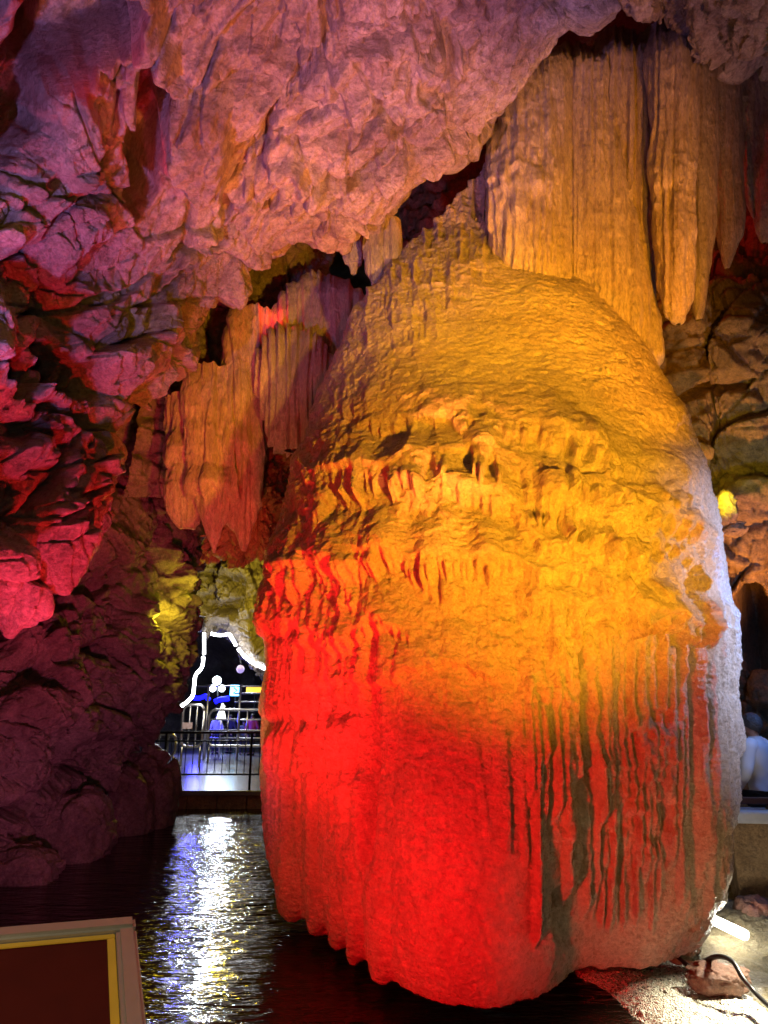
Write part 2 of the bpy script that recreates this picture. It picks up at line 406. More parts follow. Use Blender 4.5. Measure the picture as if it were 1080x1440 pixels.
LED = [  # lip polyline, amplitude m, px of rise above, px of fall, icicle px, width of icicle
 ([(520, 590), (600, 583), (665, 590), (720, 600), (760, 612)], .12, 90, 14, 22, 8),
 ([(525, 655), (600, 640), (680, 640), (740, 660), (785, 695)], .16, 46, 22, 52, 10),
 ([(735, 598), (800, 620), (845, 648)], .17, 60, 16, 40, 8),
 ([(415, 690), (470, 668), (525, 660)], .16, 70, 22, 60, 9),
 ([(570, 700), (630, 690), (700, 700), (740, 715)], .16, 36, 22, 40, 13),
 ([(820, 655), (890, 668), (960, 684)], .16, 60, 16, 38, 10),
 ([(785, 680), (830, 690), (865, 712)], .17, 40, 12, 40, 7),
 ([(747, 695), (800, 712), (868, 745)], .22, 46, 14, 74, 7),
 ([(862, 705), (910, 716), (965, 735)], .16, 36, 14, 44, 9),
 ([(845, 727), (920, 745), (1000, 776)], .19, 40, 16, 70, 11),
 ([(730, 752), (790, 770), (845, 790)], .17, 36, 14, 26, 9),
 ([(835, 786), (890, 800), (945, 826)], .19, 36, 14, 40, 10),
 ([(680, 783), (754, 797), (855, 826)], .20, 46, 16, 22, 9),
 ([(380, 800), (417, 787), (468, 798), (515, 777), (561, 777), (587, 787), (648, 787), (700, 782)], .20, 70, 22, 40, 8),
 ([(372, 806), (430, 790), (480, 800), (520, 790)], .08, 10, 20, 80, 7),
 ([(812, 850), (865, 852), (920, 858), (980, 884)], .30, 46, 18, 30, 8),
 ([(740, 842), (780, 840), (815, 850)], .18, 40, 18, 90, 7),
 ([(366, 885), (427, 875), (484, 892), (535, 872), (575, 885)], .15, 60, 16, 22, 7),
 ([(450, 952), (489, 944), (525, 952), (570, 947), (612, 934), (659, 934), (710, 944)], .10, 55, 10, 8, 9),
 ([(365, 1000), (420, 990), (470, 1010)], .07, 60, 12, 12, 8),
 ([(385, 1068), (430, 1075), (470, 1078)], .06, 60, 9, 6, 8),
 ([(740, 960), (775, 955), (800, 968)], .14, 70, 18, 30, 9),
 ([(600, 832), (680, 822), (740, 838)], .06, 40, 14, 14, 9),
]
NBIG = len(LED)
rr = random.Random(5)
for k in range(26):     # small scaly shelves on the right shoulder
    x = rr.uniform(720, 960); y = rr.uniform(540, 850); l = rr.uniform(28, 70)
    if y < 560+(960-x)*.0 and x < 800: continue
    LED.append(([(x, y), (x+l*.5, y+l*.14), (x+l, y+l*.34)], rr.uniform(.05, .09), rr.uniform(22, 36), 12, rr.uniform(14, 34), rr.uniform(7, 10)))
for k in range(16):
    x = rr.uniform(410, 700); y = rr.uniform(640, 770); l = rr.uniform(30, 80)
    LED.append(([(x, y+4), (x+l*.5, y), (x+l, y+5)], rr.uniform(.04, .08), rr.uniform(18, 34), 10, rr.uniform(10, 30), 9))
for k in range(60):
    x = rr.uniform(430, 960); y = rr.uniform(500, 900); l = rr.uniform(40, 110); t = (x-600)/900
    LED.append(([(x, y+6), (x+l*.5, y+l*.5*t), (x+l, y+6+l*t)], rr.uniform(.025, .06), rr.uniform(18, 40), rr.uniform(8, 16), rr.uniform(8, 34), rr.uniform(6, 11)))
RIB = []
x = 742.0
while x < 1034:
    y0 = 862+rr.uniform(-6, 60)+(70 if x < 790 else 0)-(60 if x > 965 else 0); w_ = rr.uniform(4.5, 7.5)
    RIB.append((x, x+(x-760)*.03+rr.uniform(-2, 4), y0, rr.choice((rr.uniform(1080, 1180), rr.uniform(1230, 1340), rr.uniform(1270, 1350))), w_, rr.uniform(.10, .18))); x += w_*rr.uniform(1.35, 1.9)
COLS = [  # x top, x bottom, y top, y bottom, half width px, amplitude
 (752, 760, 960, 1240, 10, .16), (774, 782, 850, 1210, 8, .16), (796, 804, 850, 1230, 11, .24), (822, 836, 862, 1265, 11, .30), (846, 852, 862, 1260, 13, .30),
 (864, 868, 862, 1200, 8, .2), (880, 884, 866, 1050, 8, .22), (893, 898, 866, 1030, 7, .2), (908, 914, 866, 1000, 7, .2), (922, 928, 868, 1010, 7, .2), (936, 948, 870, 1235, 10, .26), (952, 962, 880, 1160, 7, .2),
 (966, 982, 780, 1220, 9, .26), (988, 1000, 790, 1235, 9, .24), (1008, 1018, 770, 1290, 12, .18), (1028, 1028, 1000, 1250, 7, .16),
 (884, 890, 1040, 1200, 10, .1), (905, 910, 1010, 1220, 9, .1),
 (388, 392, 880, 1240, 9, .09), (405, 412, 880, 1275, 8, .10), (423, 432, 880, 1260, 8, .10), (441, 452, 885, 1270, 8, .09), (458, 470, 890, 1285, 8, .09), (474, 490, 890, 1295, 9, .12), (496, 508, 880, 1300, 10, .10), (513, 518, 880, 1240, 8, .10),
 (398, 412, 1010, 1400, 24, .16), (436, 450, 1010, 1400, 20, .15), (464, 480, 1000, 1400, 17, .15), (488, 506, 1000, 1400, 17, .15), (512, 545, 1080, 1450, 26, .12), *RIB, (545, 552, 880, 1100, 14, .05), (665, 690, 1030, 1200, 10, .05), (702, 712, 1000, 1220, 12, .05), (730, 738, 970, 1240, 9, .07)]

def formation_D(px, py, P):
    d = 0*px
    for k, (p, A, up, drop, drip, w) in enumerate(LED):
        xs = [q[0] for q in p]; ys = [q[1] for q in p]
        i = np.nonzero((px > min(xs)-45) & (px < max(xs)+45) & (py > min(ys)-up-45) & (py < max(ys)+drip*1.5+drop+45))
        d[i] += (1.0 if k < NBIG else .5)*ledge(px[i], py[i], p, A, up, drop, drip, 100+7*k, w)
    for k, c in enumerate(COLS):
        i = np.nonzero((px > min(c[:2])-c[4]*2-12) & (px < max(c[:2])+c[4]*2+12) & (py > c[2]-5) & (py < c[3]+5))
        d[i] += ((.16 if k < 18 else .5) if c[4] < 14 else .68)*column(px[i], py[i], *c[:4], c[4]*(1.2 if c[4] < 14 else 1), c[5], 300+5*k)
    # grooves
    def groove(x0, x1, y0, y1, w, A, s):
        t = np.clip((py-y0)/(y1-y0), 0, 1); xc = x0+(x1-x0)*t+3*n1(py/50, s)
        return -A*np.exp(-((px-xc)/w)**2)*sm((py-y0)/30)*sm((y1-py)/50)
    d += groove(527, 527, 860, 1235, 4, .12, 1) + groove(809, 818, 870, 1120, 5, .16, 2) + groove(806, 796, 1080, 1340, 7, .14, 3) + groove(834, 836, 1120, 1250, 4, .12, 4)
    d += groove(782, 790, 1240, 1345, 6, .15, 5) + groove(618, 618, 770, 880, 3, .06, 6)+groove(790, 786, 660, 730, 4, .12, 7)
    # knobbly patch between the right columns
    kn = sm((px-862)/15)*sm((945-px)/15)*sm((py-970)/30)*sm((1240-py)/20)
    d += kn*.4*(.13*vnoise(np.stack([px/17, py/24, 0*px], -1), 71)+.06*vnoise(np.stack([px/8, py/10, 0*px], -1), 72)+.06)
    # fine vertical flutes low down, rough scales high up
    vz = np.stack([px/9.0, py/240.0, 0*px], -1)
    low = sm((py-740)/160)*sm((1260-py)/120)
    lw_ = .25+.75*sm((545-px)/40)+.5*sm((px-700)/40)
    d += low*lw_*.035*vnoise(vz, 81) + .012*vnoise(np.stack([px/30, py/300, 0*px], -1), 82) + low*(.3+.7*sm((545-px)/40))*.022*vnoise(np.stack([px/4.5, py/200, 0*px], -1), 89)
    left = sm((560-px)/90)*sm((py-480)/120)*sm((880-py)/60)
    d += left*.05*ridged(np.stack([px/13, py/40, 0*px], -1), 3, 83)
    edge = sm((1-(py-330)/330))*sm((80-(px-(690-(py-300)*.72)))/60)
    d += .09*edge*ridged(np.stack([px/16, py/30, 0*px], -1), 3, 85)
    mid = sm((py-430)/120)*sm((860-py)/100)
    sq = np.stack([P[..., 0]*5, P[..., 1]*5, P[..., 2]*11], -1)
    d += mid*(.010*ridged(sq*1.7, 4, 84)) + .009*ridged(sq*2.1+4, 4, 86)*sm((py-300)/60)
    q2 = P*np.array([14, 14, 22.])
    d += .022*fbm(q2, 6, 87, .68) + .02*np.minimum(fbm(P*np.array([3., 3., 5.]), 4, 90, .6)+.15, 0)*3 + .07*fbm(P*.9, 4, 88)*sm((1200-py)/300)
    return d

SIL = [(190, 698, 740), (225, 688, 755), (260, 655, 770), (295, 625, 790), (330, 592, 815), (365, 552, 848), (408, 520, 880), (440, 496, 894), (490, 480, 918), (540, 458, 944), (600, 438, 968), (660, 420, 988), (720, 405, 1002), (790, 391, 1012), (860, 380, 1018), (940, 372, 1021), (1010, 368, 1023), (1090, 367, 1021), (1180, 371, 1015), (1230, 378, 1008), (1300, 385, 1002)]
zl, xl, zr, xr = [], [], [], []
for py, l, r in SIL:
    a = pt(l, py, 8.3); b = pt(r, py, 7.9); zl.append(a[2]); xl.append(a[0]); zr.append(b[2]); xr.append(b[0])
zl, xl, zr, xr = [np.array(q[::-1]) for q in (zl, xl, zr, xr)]
NZ, NT = 900, 820
ztop = min(zl[-1], zr[-1])
z = np.concatenate([np.linspace(ztop, 4.0, 430), np.linspace(4.0, 0.0, 471)[1:]])
def sminterp(q, a, b):
    v = np.interp(q, a, b); k = np.ones(25)/25
    return np.convolve(np.pad(v, 12, mode='edge'), k, 'valid')
XL = sminterp(z, zl, xl); XR = sminterp(z, zr, xr)
YF = sminterp(z, [0, 1, 2.5, 4, 5, 6, 6.8, 7.6, 8.4, 9.2], [5.62, 5.5, 5.5, 5.75, 6.1, 6.65, 7.1, 7.6, 8.1, 8.4])
nf = 600
s = np.linspace(0, 1, nf); xn = .5-.5*np.cos(math.pi*s)
base = np.interp(xn, [0, .03, .13, .20, .26, .31, .36, .42, .47, .53, .58, .61, .65, .72, .78, .88, .955, 1], [0, .12, .38, .63, .84, .97, 1.03, 1.04, 1.01, .93, .82, .76, .73, .72, .71, .60, .36, 0])
base = np.convolve(np.pad(base, 12, mode='edge'), np.ones(25)/25, 'valid'); base[0] = base[-1] = 0
ell = np.sqrt(np.clip(1-np.abs(2*xn-1)**2.1, 0, 1))
wt = sm((z-.6)/2.8)[:, None]
shape = base[None]*(1-wt)+ell[None]*wt
Yc = 8.4
Xf = XL[:, None]+(XR-XL)[:, None]*xn[None]; Yf = Yc-(Yc-YF)[:, None]*shape
sb = np.linspace(0, 1, NT-nf+2)[1:-1]; xb = .5+.5*np.cos(math.pi*sb)
Xb = XL[:, None]+(XR-XL)[:, None]*xb[None]; Yb = Yc+1.7*np.sqrt(1-(2*xb-1)**2)[None]*np.clip((XR-XL)/4.5, 0, 1)[:, None]
P = np.stack([np.concatenate([Xf, Xb], 1), np.concatenate([Yf, Yb], 1), np.repeat(z[:, None], NT, 1)], -1)
# rounded bottom
ctr = np.array([1.2, 8.0])
q = np.clip(1-z/.55, 0, 1); sc = 1-.10*(1-np.sqrt(np.clip(1-q*q, 0, 1)))
P[..., :2] = ctr+(P[..., :2]-ctr)*sc[:, None, None]
n = normals(P, True)
if (n[400, 300]*np.array([0, -1, 0])).sum() < 0: n = -n
px, py = proj(P)
D = formation_D(px, py, P)
P = P+n*D[..., None]
zu = np.linspace(0, 1, 26)[1:]
bot = np.stack([np.concatenate([ctr+(P[-1, :, :2]-ctr)*(1-.9*u), P[-1, :, 2:]+.25*u**1.5], 1) for u in zu])
P = np.concatenate([P, bot], 0)
fo = grid('flowstone_formation', P, M_FLOW, wrap=True)
tag(fo, 'giant bulging flowstone formation lit yellow above and red below, hanging over the pool', 'flowstone')

# ------------------------------------------------------------------ hanging curtains
def solid(name, rows, Y, thick, mat, parent, dfn, nz=240, nt=200, lean=0.0, tip=True):
    rows = np.array(rows, float)
    n = nz
    t = np.linspace(0, 1, n)
    R = cubic(rows, n)
    yy = Y+lean*t+1.1*(1-sm(t/.16))*(rows[0, 0] < 100)
    A = pt(R[:, 1], R[:, 0], yy); B = pt(R[:, 2], R[:, 0], yy)
    c = (A+B)/2; hw = (B[:, 0]-A[:, 0])/2
    a = np.linspace(0, 2*math.pi, nt, endpoint=False)
    Pn = np.stack([c[:, None, 0]+hw[:, None]*np.cos(a)[None], c[:, None, 1]-thick*(np.maximum(hw, .02)[:, None])*np.sin(a)[None], np.repeat(c[:, 2:3], nt, 1)], -1)
    nn = normals(Pn, True)
    k = nt//4
    if nn[n//2, k, 1] > 0: nn = -nn
    px, py = proj(Pn)
    d = dfn(px, py, Pn)*np.clip(hw/.25, .1, 1)[:, None]*sm((1-t)/.04)[:, None]
    Pn = Pn+nn*d[..., None]
    return grid(name, Pn, mat, wrap=True, parent=parent)

def drape(s, fl=.05, w=9, tiers=(), rough=.02, lump=.08):
    def f(px, py, P):
        d = fl*(1-np.abs(n1((px+4*n1(py/80, s))/w, s))*1.5) + .6*fl*vnoise(np.stack([px/(w*.45), py/160, 0*px], -1), s+1) + .5*fl*vnoise(np.stack([px/(w*2.1), py/300, 0*px], -1), s+6)
        d = d + lump*fbm(P*np.array([2.2, 2.2, .6]), 3, s+2) + rough*.8*ridged(P*np.array([12, 12, 3.5]), 4, s+3) + .008*fbm(P*18, 3, s+4)
        for k, (pts, A, up, drop, drip) in enumerate(tiers): d = d + ledge(px, py, pts, A, up, drop, drip, s+10+k*3, 7)
        return d
    return f

cu = empty('stalactite_curtain', V(800, 60, 8.2))
tag(cu, 'tall orange stalactite curtain hanging from the ceiling onto the formation top', 'stalactite curtain')
tiers = [([(690, 205), (740, 200), (785, 210)], .09, 40, 10, 26), ([(688, 240), (740, 232), (785, 240)], .09, 30, 10, 34), ([(690, 275), (730, 262), (780, 276)], .09, 30, 10, 52), ([(705, 165), (750, 160), (780, 172)], .07, 40, 10, 22), ([(692, 315), (740, 308), (770, 318)], .05, 26, 10, 50)]
solid('fringed_column', [(75, 770, 795), (95, 745, 800), (130, 718, 800), (190, 697, 797), (250, 686, 796), (310, 684, 798), (360, 690, 802), (410, 705, 805), (460, 735, 800)], 7.9, .8, M_CURT, cu, drape(501, .035, 8, tiers, .022, .05), 300, 260)
solid('smooth_column', [(72, 780, 835), (95, 778, 848), (160, 780, 862), (250, 784, 880), (340, 790, 900), (400, 796, 915), (450, 804, 922), (520, 825, 925)], 7.85, .4, M_CURT, cu, drape(511, .05, 9, [], .03, .08), 280, 240)
solid('smooth_column', [(60, 838, 905), (90, 842, 922), (180, 850, 926), (280, 866, 924), (370, 882, 922), (430, 895, 920), (462, 904, 918), (476, 909, 914)], 8.0, .5, M_CURT, cu, drape(521, .06, 8, [], .03, .08), 280, 240)
solid('stalactite', [(50, 905, 965), (90, 912, 972), (200, 924, 976), (300, 929, 980), (380, 930, 978), (425, 935, 970), (448, 945, 963), (456, 951, 957)], 7.55, .9, M_CURT, cu, drape(531, .06, 8, [([(922, 250), (975, 255)], .05, 60, 14, 40), ([(925, 330), (980, 325)], .05, 60, 14, 40)], .04, .1), 280, 220)
solid('stalactite', [(60, 945, 1000), (120, 958, 1006), (220, 968, 1008), (320, 972, 1004), (390, 972, 996), (430, 975, 990), (450, 979, 986)], 8.0, .9, M_CURT, cu, drape(541, .04, 9, [], .03, .08), 260, 200)
solid('stalactite', [(85, 975, 1030), (120, 990, 1038), (200, 1003, 1045), (280, 1006, 1045), (330, 1010, 1040), (362, 1016, 1030), (378, 1020, 1025)], 8.3, .8, M_CURT, cu, drape(551, .04, 9, [], .02, .08), 240, 200)
st = empty('stalactite_curtain', V(1080, 90, 8.6))
tag(st, 'shorter brown stalactite curtain at the right edge, beyond a dark slanting crack', 'stalactite curtain')
solid('stalactite', [(60, 1000, 1120), (130, 1012, 1130), (200, 1035, 1120), (260, 1048, 1110), (305, 1056, 1098), (330, 1066, 1085), (342, 1072, 1078)], 8.7, .6, M_CURT, st, drape(561, .06, 12, [], .025, .12), 220, 200)
solid('stalactite', [(50, 1075, 1200), (150, 1080, 1210), (240, 1090, 1200), (320, 1100, 1180), (360, 1120, 1160)], 8.5, .6, M_CURT, st, drape(571, .06, 12), 160, 160)

# --- drapery rocks in the gap between overhang and formation
dr = empty('drapery_rock', V(420, 480, 10.5))
tag(dr, 'fluted brown drapery rock hanging left of the formation above a black hollow', 'drapery rock')
solid('fan_drapery', [(470, 392, 432), (490, 372, 455), (530, 364, 462), (570, 370, 456), (600, 380, 448), (622, 388, 440), (634, 400, 430)], 10.2, .55, M_CURT, dr, drape(601, .10, 7, [], .02, .08), 220, 220)
solid('slab', [(392, 440, 470), (406, 415, 490), (430, 392, 506), (470, 380, 500), (510, 400, 486), (545, 420, 472)], 10.7, .5, M_CURT, dr, drape(611, .08, 9, [], .03, .12), 200, 200)
solid('fluted_column', [(440, 340, 380), (480, 326, 378), (540, 310, 376), (600, 300, 374), (650, 300, 366), (690, 310, 364), (725, 322, 356), (755, 334, 350), (775, 340, 346)], 10.5, .6, M_CURT, dr, drape(621, .09, 8, [([(290, 640), (330, 632), (370, 640)], .1, 30, 10, 24)], .03, .12), 240, 220)
sw = empty('stalactite_curtain', V(300, 560, 10.4))
tag(sw, 'pink brown stalactite with ragged side teeth hanging beneath the overhang', 'stalactite curtain')
solid('stalactite', [(520, 268, 330), (570, 262, 332), (630, 270, 336), (680, 278, 332), (715, 285, 324), (745, 292, 314), (768, 298, 305), (778, 300, 303)], 10.3, .6, M_CURT, sw, drape(631, .08, 10, [([(262, 690), (300, 680), (335, 690)], .14, 26, 9, 26)], .06, .12), 220, 200)
solid('stalactite', [(560, 228, 275), (620, 236, 284), (680, 240, 286), (720, 246, 280), (745, 255, 270)], 10.6, .6, M_CURT, sw, drape(641, .07, 10, [([(232, 640), (262, 632), (285, 640)], .12, 26, 9, 20)], .08, .14), 180, 160)
# cracked blocks under them
R = []
for py, y in [(600, 11.6), (640, 11.3), (690, 11.2), (740, 11.3), (775, 11.6), (790, 12.4)]:
    R.append([pt(x, py+dy, y+k) for x, k, dy in [(285, .8, 0), (318, .2, 0), (350, .1, 5), (378, .2, 0), (395, .7, -8), (402, 2.2, -16)]])
ck = rock_sheet('cracked_block', R, 200, 200, M_OCHRE, 71, .55, None, fac=(.6, .3, .14))
tag(ck, 'cracked tan rock block below the drapery, beside the black slit', 'rock')
R = []
for py, y in [(290, 10.4), (340, 11.0), (400, 11.4), (470, 11.5), (540, 11.3), (620, 11.5), (700, 11.8)]:
    R.append([pt(x-(py-400)*.18, py, y+k) for x, k in [(230, -.3), (290, .1), (350, .3), (400, .3), (436, .5), (446, 1.6), (440, 3.0)]])
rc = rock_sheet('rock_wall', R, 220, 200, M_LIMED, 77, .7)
tag(rc, 'dark red shadowed rock behind the brown drapery, under the overhang rim', 'rock wall')
# knuckles of rock where overhang meets formation top
kn = empty('knobbly_stalactite', V(530, 345, 8.6))
tag(kn, 'stubby pale stalactites hanging where the overhang meets the formation top', 'stalactite')
for k, (x, y0, y1, w, Y) in enumerate([(530, 350, 408, 15, 8.5), (552, 342, 390, 11, 8.4), (497, 350, 386, 11, 8.9)]):
    solid('stalactite', [(y0-30, x-w, x+w), (y0, x-w*1.1, x+w*1.1), ((y0+y1)/2, x-w*.9, x+w*.95), (y1-14, x-w*.55, x+w*.55), (y1, x-3, x+3)], Y, .8, M_CURT, kn, drape(650+7*k, .05, 8, [], .05, .16), 120, 110)

# ------------------------------------------------------------------ boulders at the left waterline
def boulder(name, c, size, seed, mat, label, n=90):
    u = np.linspace(0, math.pi, n); v = np.linspace(0, 2*math.pi, 2*n, endpoint=False)
    U, Vv = np.meshgrid(u, v, indexing='ij')
    D0 = np.stack([np.sin(U)*np.cos(Vv), np.sin(U)*np.sin(Vv), np.cos(U)], -1)
    D0 = np.sign(D0)*np.abs(D0)**.8
    f, c2 = facets(D0*1.3+seed, seed); f2, _ = facets(D0*3.2+seed, seed+3)
    r = 1+.16*f+.06*f2+.12*fbm(D0*1.5+seed, 3, seed)
    P = np.array(c)+D0*r[..., None]*np.array(size)
    return tag(grid(name, P, mat, wrap=True), label, 'boulder')
w1 = on_z(185, 1168, WATER); boulder('boulder', (w1.x-.1, w1.y+.6, .3), (.75, .75, .95), 5, M_LIMED, 'grey rock block at the waterline beside the walkway edge')
w2 = on_z(78, 1215, WATER); boulder('boulder', (w2.x-.2, w2.y+.5, .1), (.75, .6, .75), 9, M_LIMED, 'brown boulder in the pool below the dark left wall')
w3 = on_z(40, 1245, WATER); boulder('boulder', (w3.x-.3, w3.y+.3, -.15), (.55, .4, .4), 13, M_LIMED, 'small brown boulder low in the water at the left edge')
w4 = on_z(130, 1185, WATER); boulder('boulder', (w4.x, w4.y+1.1, .15), (.7, .6, .8), 17, M_LIMED, 'shadowed boulder tucked between the grey block and brown boulder')

# ------------------------------------------------------------------ water, walkway, bank
def water_mat():
    m, nt, b = nodes('pool_water'); L = nt.links.new
    b.inputs['Base Color'].default_value = (.010, .006, .004, 1); b.inputs['Roughness'].default_value = .04; b.inputs['IOR'].default_value = 1.33
    tc = N(nt, 'ShaderNodeTexCoord')
    mp = N(nt, 'ShaderNodeMapping'); mp.inputs['Scale'].default_value = (1.5, 5.0, 1); mp.inputs['Rotation'].default_value = (0, 0, math.radians(8)); L(tc.outputs['Object'], mp.inputs['Vector'])
    n = N(nt, 'ShaderNodeTexNoise', Scale=2.2, Detail=3.0, Roughness=.55, Distortion=.4); L(mp.outputs[0], n.inputs['Vector'])
    n2 = N(nt, 'ShaderNodeTexNoise', Scale=.7, Detail=2.0); L(mp.outputs[0], n2.inputs['Vector'])
    ad = N(nt, 'ShaderNodeMath', operation='MULTIPLY_ADD'); L(n2.outputs[0], ad.inputs[0]); ad.inputs[1].default_value = 1.2; L(n.outputs[0], ad.inputs[2])
    n3 = N(nt, 'ShaderNodeTexNoise', Scale=.45, Detail=2.0); L(tc.outputs['Object'], n3.inputs['Vector'])
    m3 = N(nt, 'ShaderNodeMapRange'); m3.inputs[1].default_value = .35; m3.inputs[2].default_value = .65; m3.inputs[3].default_value = .35; L(n3.outputs[0], m3.inputs[0])
    bp = N(nt, 'ShaderNodeBump', Strength=1.0, Distance=.045); L(m3.outputs[0], bp.inputs['Strength']); L(ad.outputs[0], bp.inputs['Height']); L(bp.outputs[0], b.inputs['Normal'])
    return m
mb = MB(); v = [mb.bm.verts.new(c) for c in [(-30, -10, WATER), (30, -10, WATER), (30, 64, WATER), (-30, 64, WATER)]]; mb.bm.faces.new(v)
tag(mb.build('water', water_mat()), kind='structure')
PZ = .22
edge = on_z(300, 1112, PZ).y
mb = MB(); mb.box((-3.5, edge+20, PZ-.06), (26, 40, .12), bevel=.02)
tag(mb.build('walkway', M_CONC), kind='structure')
mb = MB()
for k in range(14): mb.box((-8+k*.72, edge+.25, PZ-.35), (.70, .3, .46), bevel=.03)
tag(mb.build('walkway_edge', M_OCHRE), kind='structure')

# right bank
R = []
for X in np.linspace(1.2, 10, 20):
    row = []
    for Y in np.linspace(4.6, 14, 18):
        zz = WATER-.12+.20*sm((X-2.6)/.5)*1.0+.16*sm((Y-6.9)/.7)*sm((X-2.6)/.8)+.05*math.sin(X*3+Y*2)*sm((X-2.5)/1)
        row.append((X, Y, zz))
    R.append(row)
Pb = net(R, 300, 330)
Pb[..., 2] += .05*fbm(Pb*2.5, 3, 91)+.05*ridged(Pb*np.array([5, 9, 5.]), 3, 92)*sm((Pb[..., 1]-6.8)/.6)+.014*fbm(Pb*22, 2, 93)
tag(grid('mud_bank', Pb, M_MUD), kind='structure')
def glitter_mat():  # glints on shallow water, painted as pale and dark speckle colour
    m, nt, b = nodes('painted_water_glitter'); L = nt.links.new
    tc = N(nt, 'ShaderNodeTexCoord'); vo = N(nt, 'ShaderNodeTexVoronoi', Scale=75.0); L(tc.outputs['Object'], vo.inputs['Vector'])
    no = N(nt, 'ShaderNodeTexNoise', Scale=5.0, Detail=4.0); L(tc.outputs['Object'], no.inputs['Vector'])
    sx = N(nt, 'ShaderNodeSeparateColor'); L(vo.outputs['Color'], sx.inputs[0])
    ad = N(nt, 'ShaderNodeMath', operation='MULTIPLY_ADD'); L(no.outputs[0], ad.inputs[0]); ad.inputs[1].default_value = 1.1; L(sx.outputs[0], ad.inputs[2])
    r = N(nt, 'ShaderNodeValToRGB'); L(ad.outputs[0], r.inputs[0]); e = r.color_ramp.elements
    e[0].position = .55; e[0].color = (.10, .06, .03, 1); e[1].position = .85; e[1].color = (.80, .76, .62, 1)
    L(r.outputs[0], b.inputs['Base Color']); b.inputs['Roughness'].default_value = .3
    bp = N(nt, 'ShaderNodeBump', Strength=.9, Distance=.02); L(vo.outputs['Distance'], bp.inputs['Height']); L(bp.outputs[0], b.inputs['Normal'])
    return m
R = []
for py, l, r, zz in [(1325, 740, 980, -.22), (1350, 735, 985, -.13), (1372, 750, 1010, -.11), (1395, 775, 1045, -.10), (1420, 800, 1085, -.10), (1450, 820, 1130, -.11), (1490, 830, 1180, -.14), (1520, 830, 1200, -.26)]:
    R.append([list(on_z(l+(r-l)*t, py, zz-q_)) for t, q_ in ((0, .4), (.12, .2), (.3, .09), (.5, .01), (.7, 0), (.93, 0), (1, .1))])
Pg = net(R, 200, 200); Pg[..., 2] += .03*fbm(Pg*4, 4, 95)+.07*fbm(Pg*1.7+3, 3, 97)*(1-sm((np.linspace(0, 1, 200)[None]-.1)/.5))+.012*fbm(Pg*40, 2, 96)
tag(grid('glitter_water', Pg, glitter_mat()), kind='structure')  # solid patch standing in for the glittering shallow water

# ------------------------------------------------------------------ light tubes
def ltube(name, pts, r, mat, label, cat='light tube'):
    Q = cubic(np.array([list(p) for p in pts]), max(8, len(pts)*6))
    return tag(MB().tube([Vector(p) for p in Q], r, 8).build(name, mat), label, cat)
ltube('light_tube', [V(287, 890, 25.6), V(287, 905, 25.6), V(287, 920, 25.6)], .055, M_TUBE, 'short upright white light tube at the top left of the walkway arch')
ltube('light_tube', [V(286, 924, 25.5), V(284, 938, 25.3), V(275, 950, 25.2), V(273, 965, 25), V(271, 978, 24.8), V(263, 987, 24.6), V(252, 995, 24.4)], .055, M_TUBE, 'long zigzag white light tube running down the left side of the arch')
ltube('light_tube', [V(297, 891, 25.6), V(306, 893, 25.6), V(315, 893, 25.6), V(322, 892, 25.6), V(327, 899, 25.6), V(332, 908, 25.6)], .055, M_TUBE, 'bent white light tube along the crest of the arch')
ltube('light_tube', [V(335, 912, 25.5), V(343, 922, 25.5), V(354, 931, 25.5), V(368, 938, 25.5), V(385, 946, 25.5)], .055, M_TUBE, 'sloping white light tube at the right of the arch beside the formation')
p1, p2 = on_z(1004, 1294, .12), on_z(1048, 1315, .10)
ltube('light_tube', [p1, (p1+p2)/2, p2], .045, M_TUBE2, 'bright white light tube lying on the mud bank at lower right')

# ------------------------------------------------------------------ black railing at the walkway edge
ry = edge+.3
def wx(px, Y=ry, py=1060): return float(pt(px, py, Y)[0])
def zat(py, Y): return float(pt(300, py, Y)[2])
rl = empty('black_railing', (wx(295), ry, PZ)); tag(rl, 'black metal railing with thin balusters along the walkway edge', 'railing')
x0, x1 = wx(175), wx(470)
zt, zm, zb = zat(1030, ry), zat(1042, ry), zat(1089, ry)
MB().tube([(x0, ry, zt), (x1, ry, zt)], .032).build('top_rail', M_BLACK, rl)
MB().tube([(x0, ry, zm), (x1, ry, zm)], .018).build('middle_rail', M_BLACK, rl)
MB().tube([(x0, ry, zb), (x1, ry, zb)], .022).build('bottom_rail', M_BLACK, rl)
for p in (232, 353, 472): MB().tube([(wx(p), ry, PZ), (wx(p), ry, zt)], .03).build('post', M_BLACK, rl)
for k in range(26):
    p = 178+k*10.4
    if min(abs(p-232), abs(p-353)) < 3: continue
    MB().tube([(wx(p), ry, zb), (wx(p), ry, zm)], .011, 6).build('baluster', M_BLACK, rl)

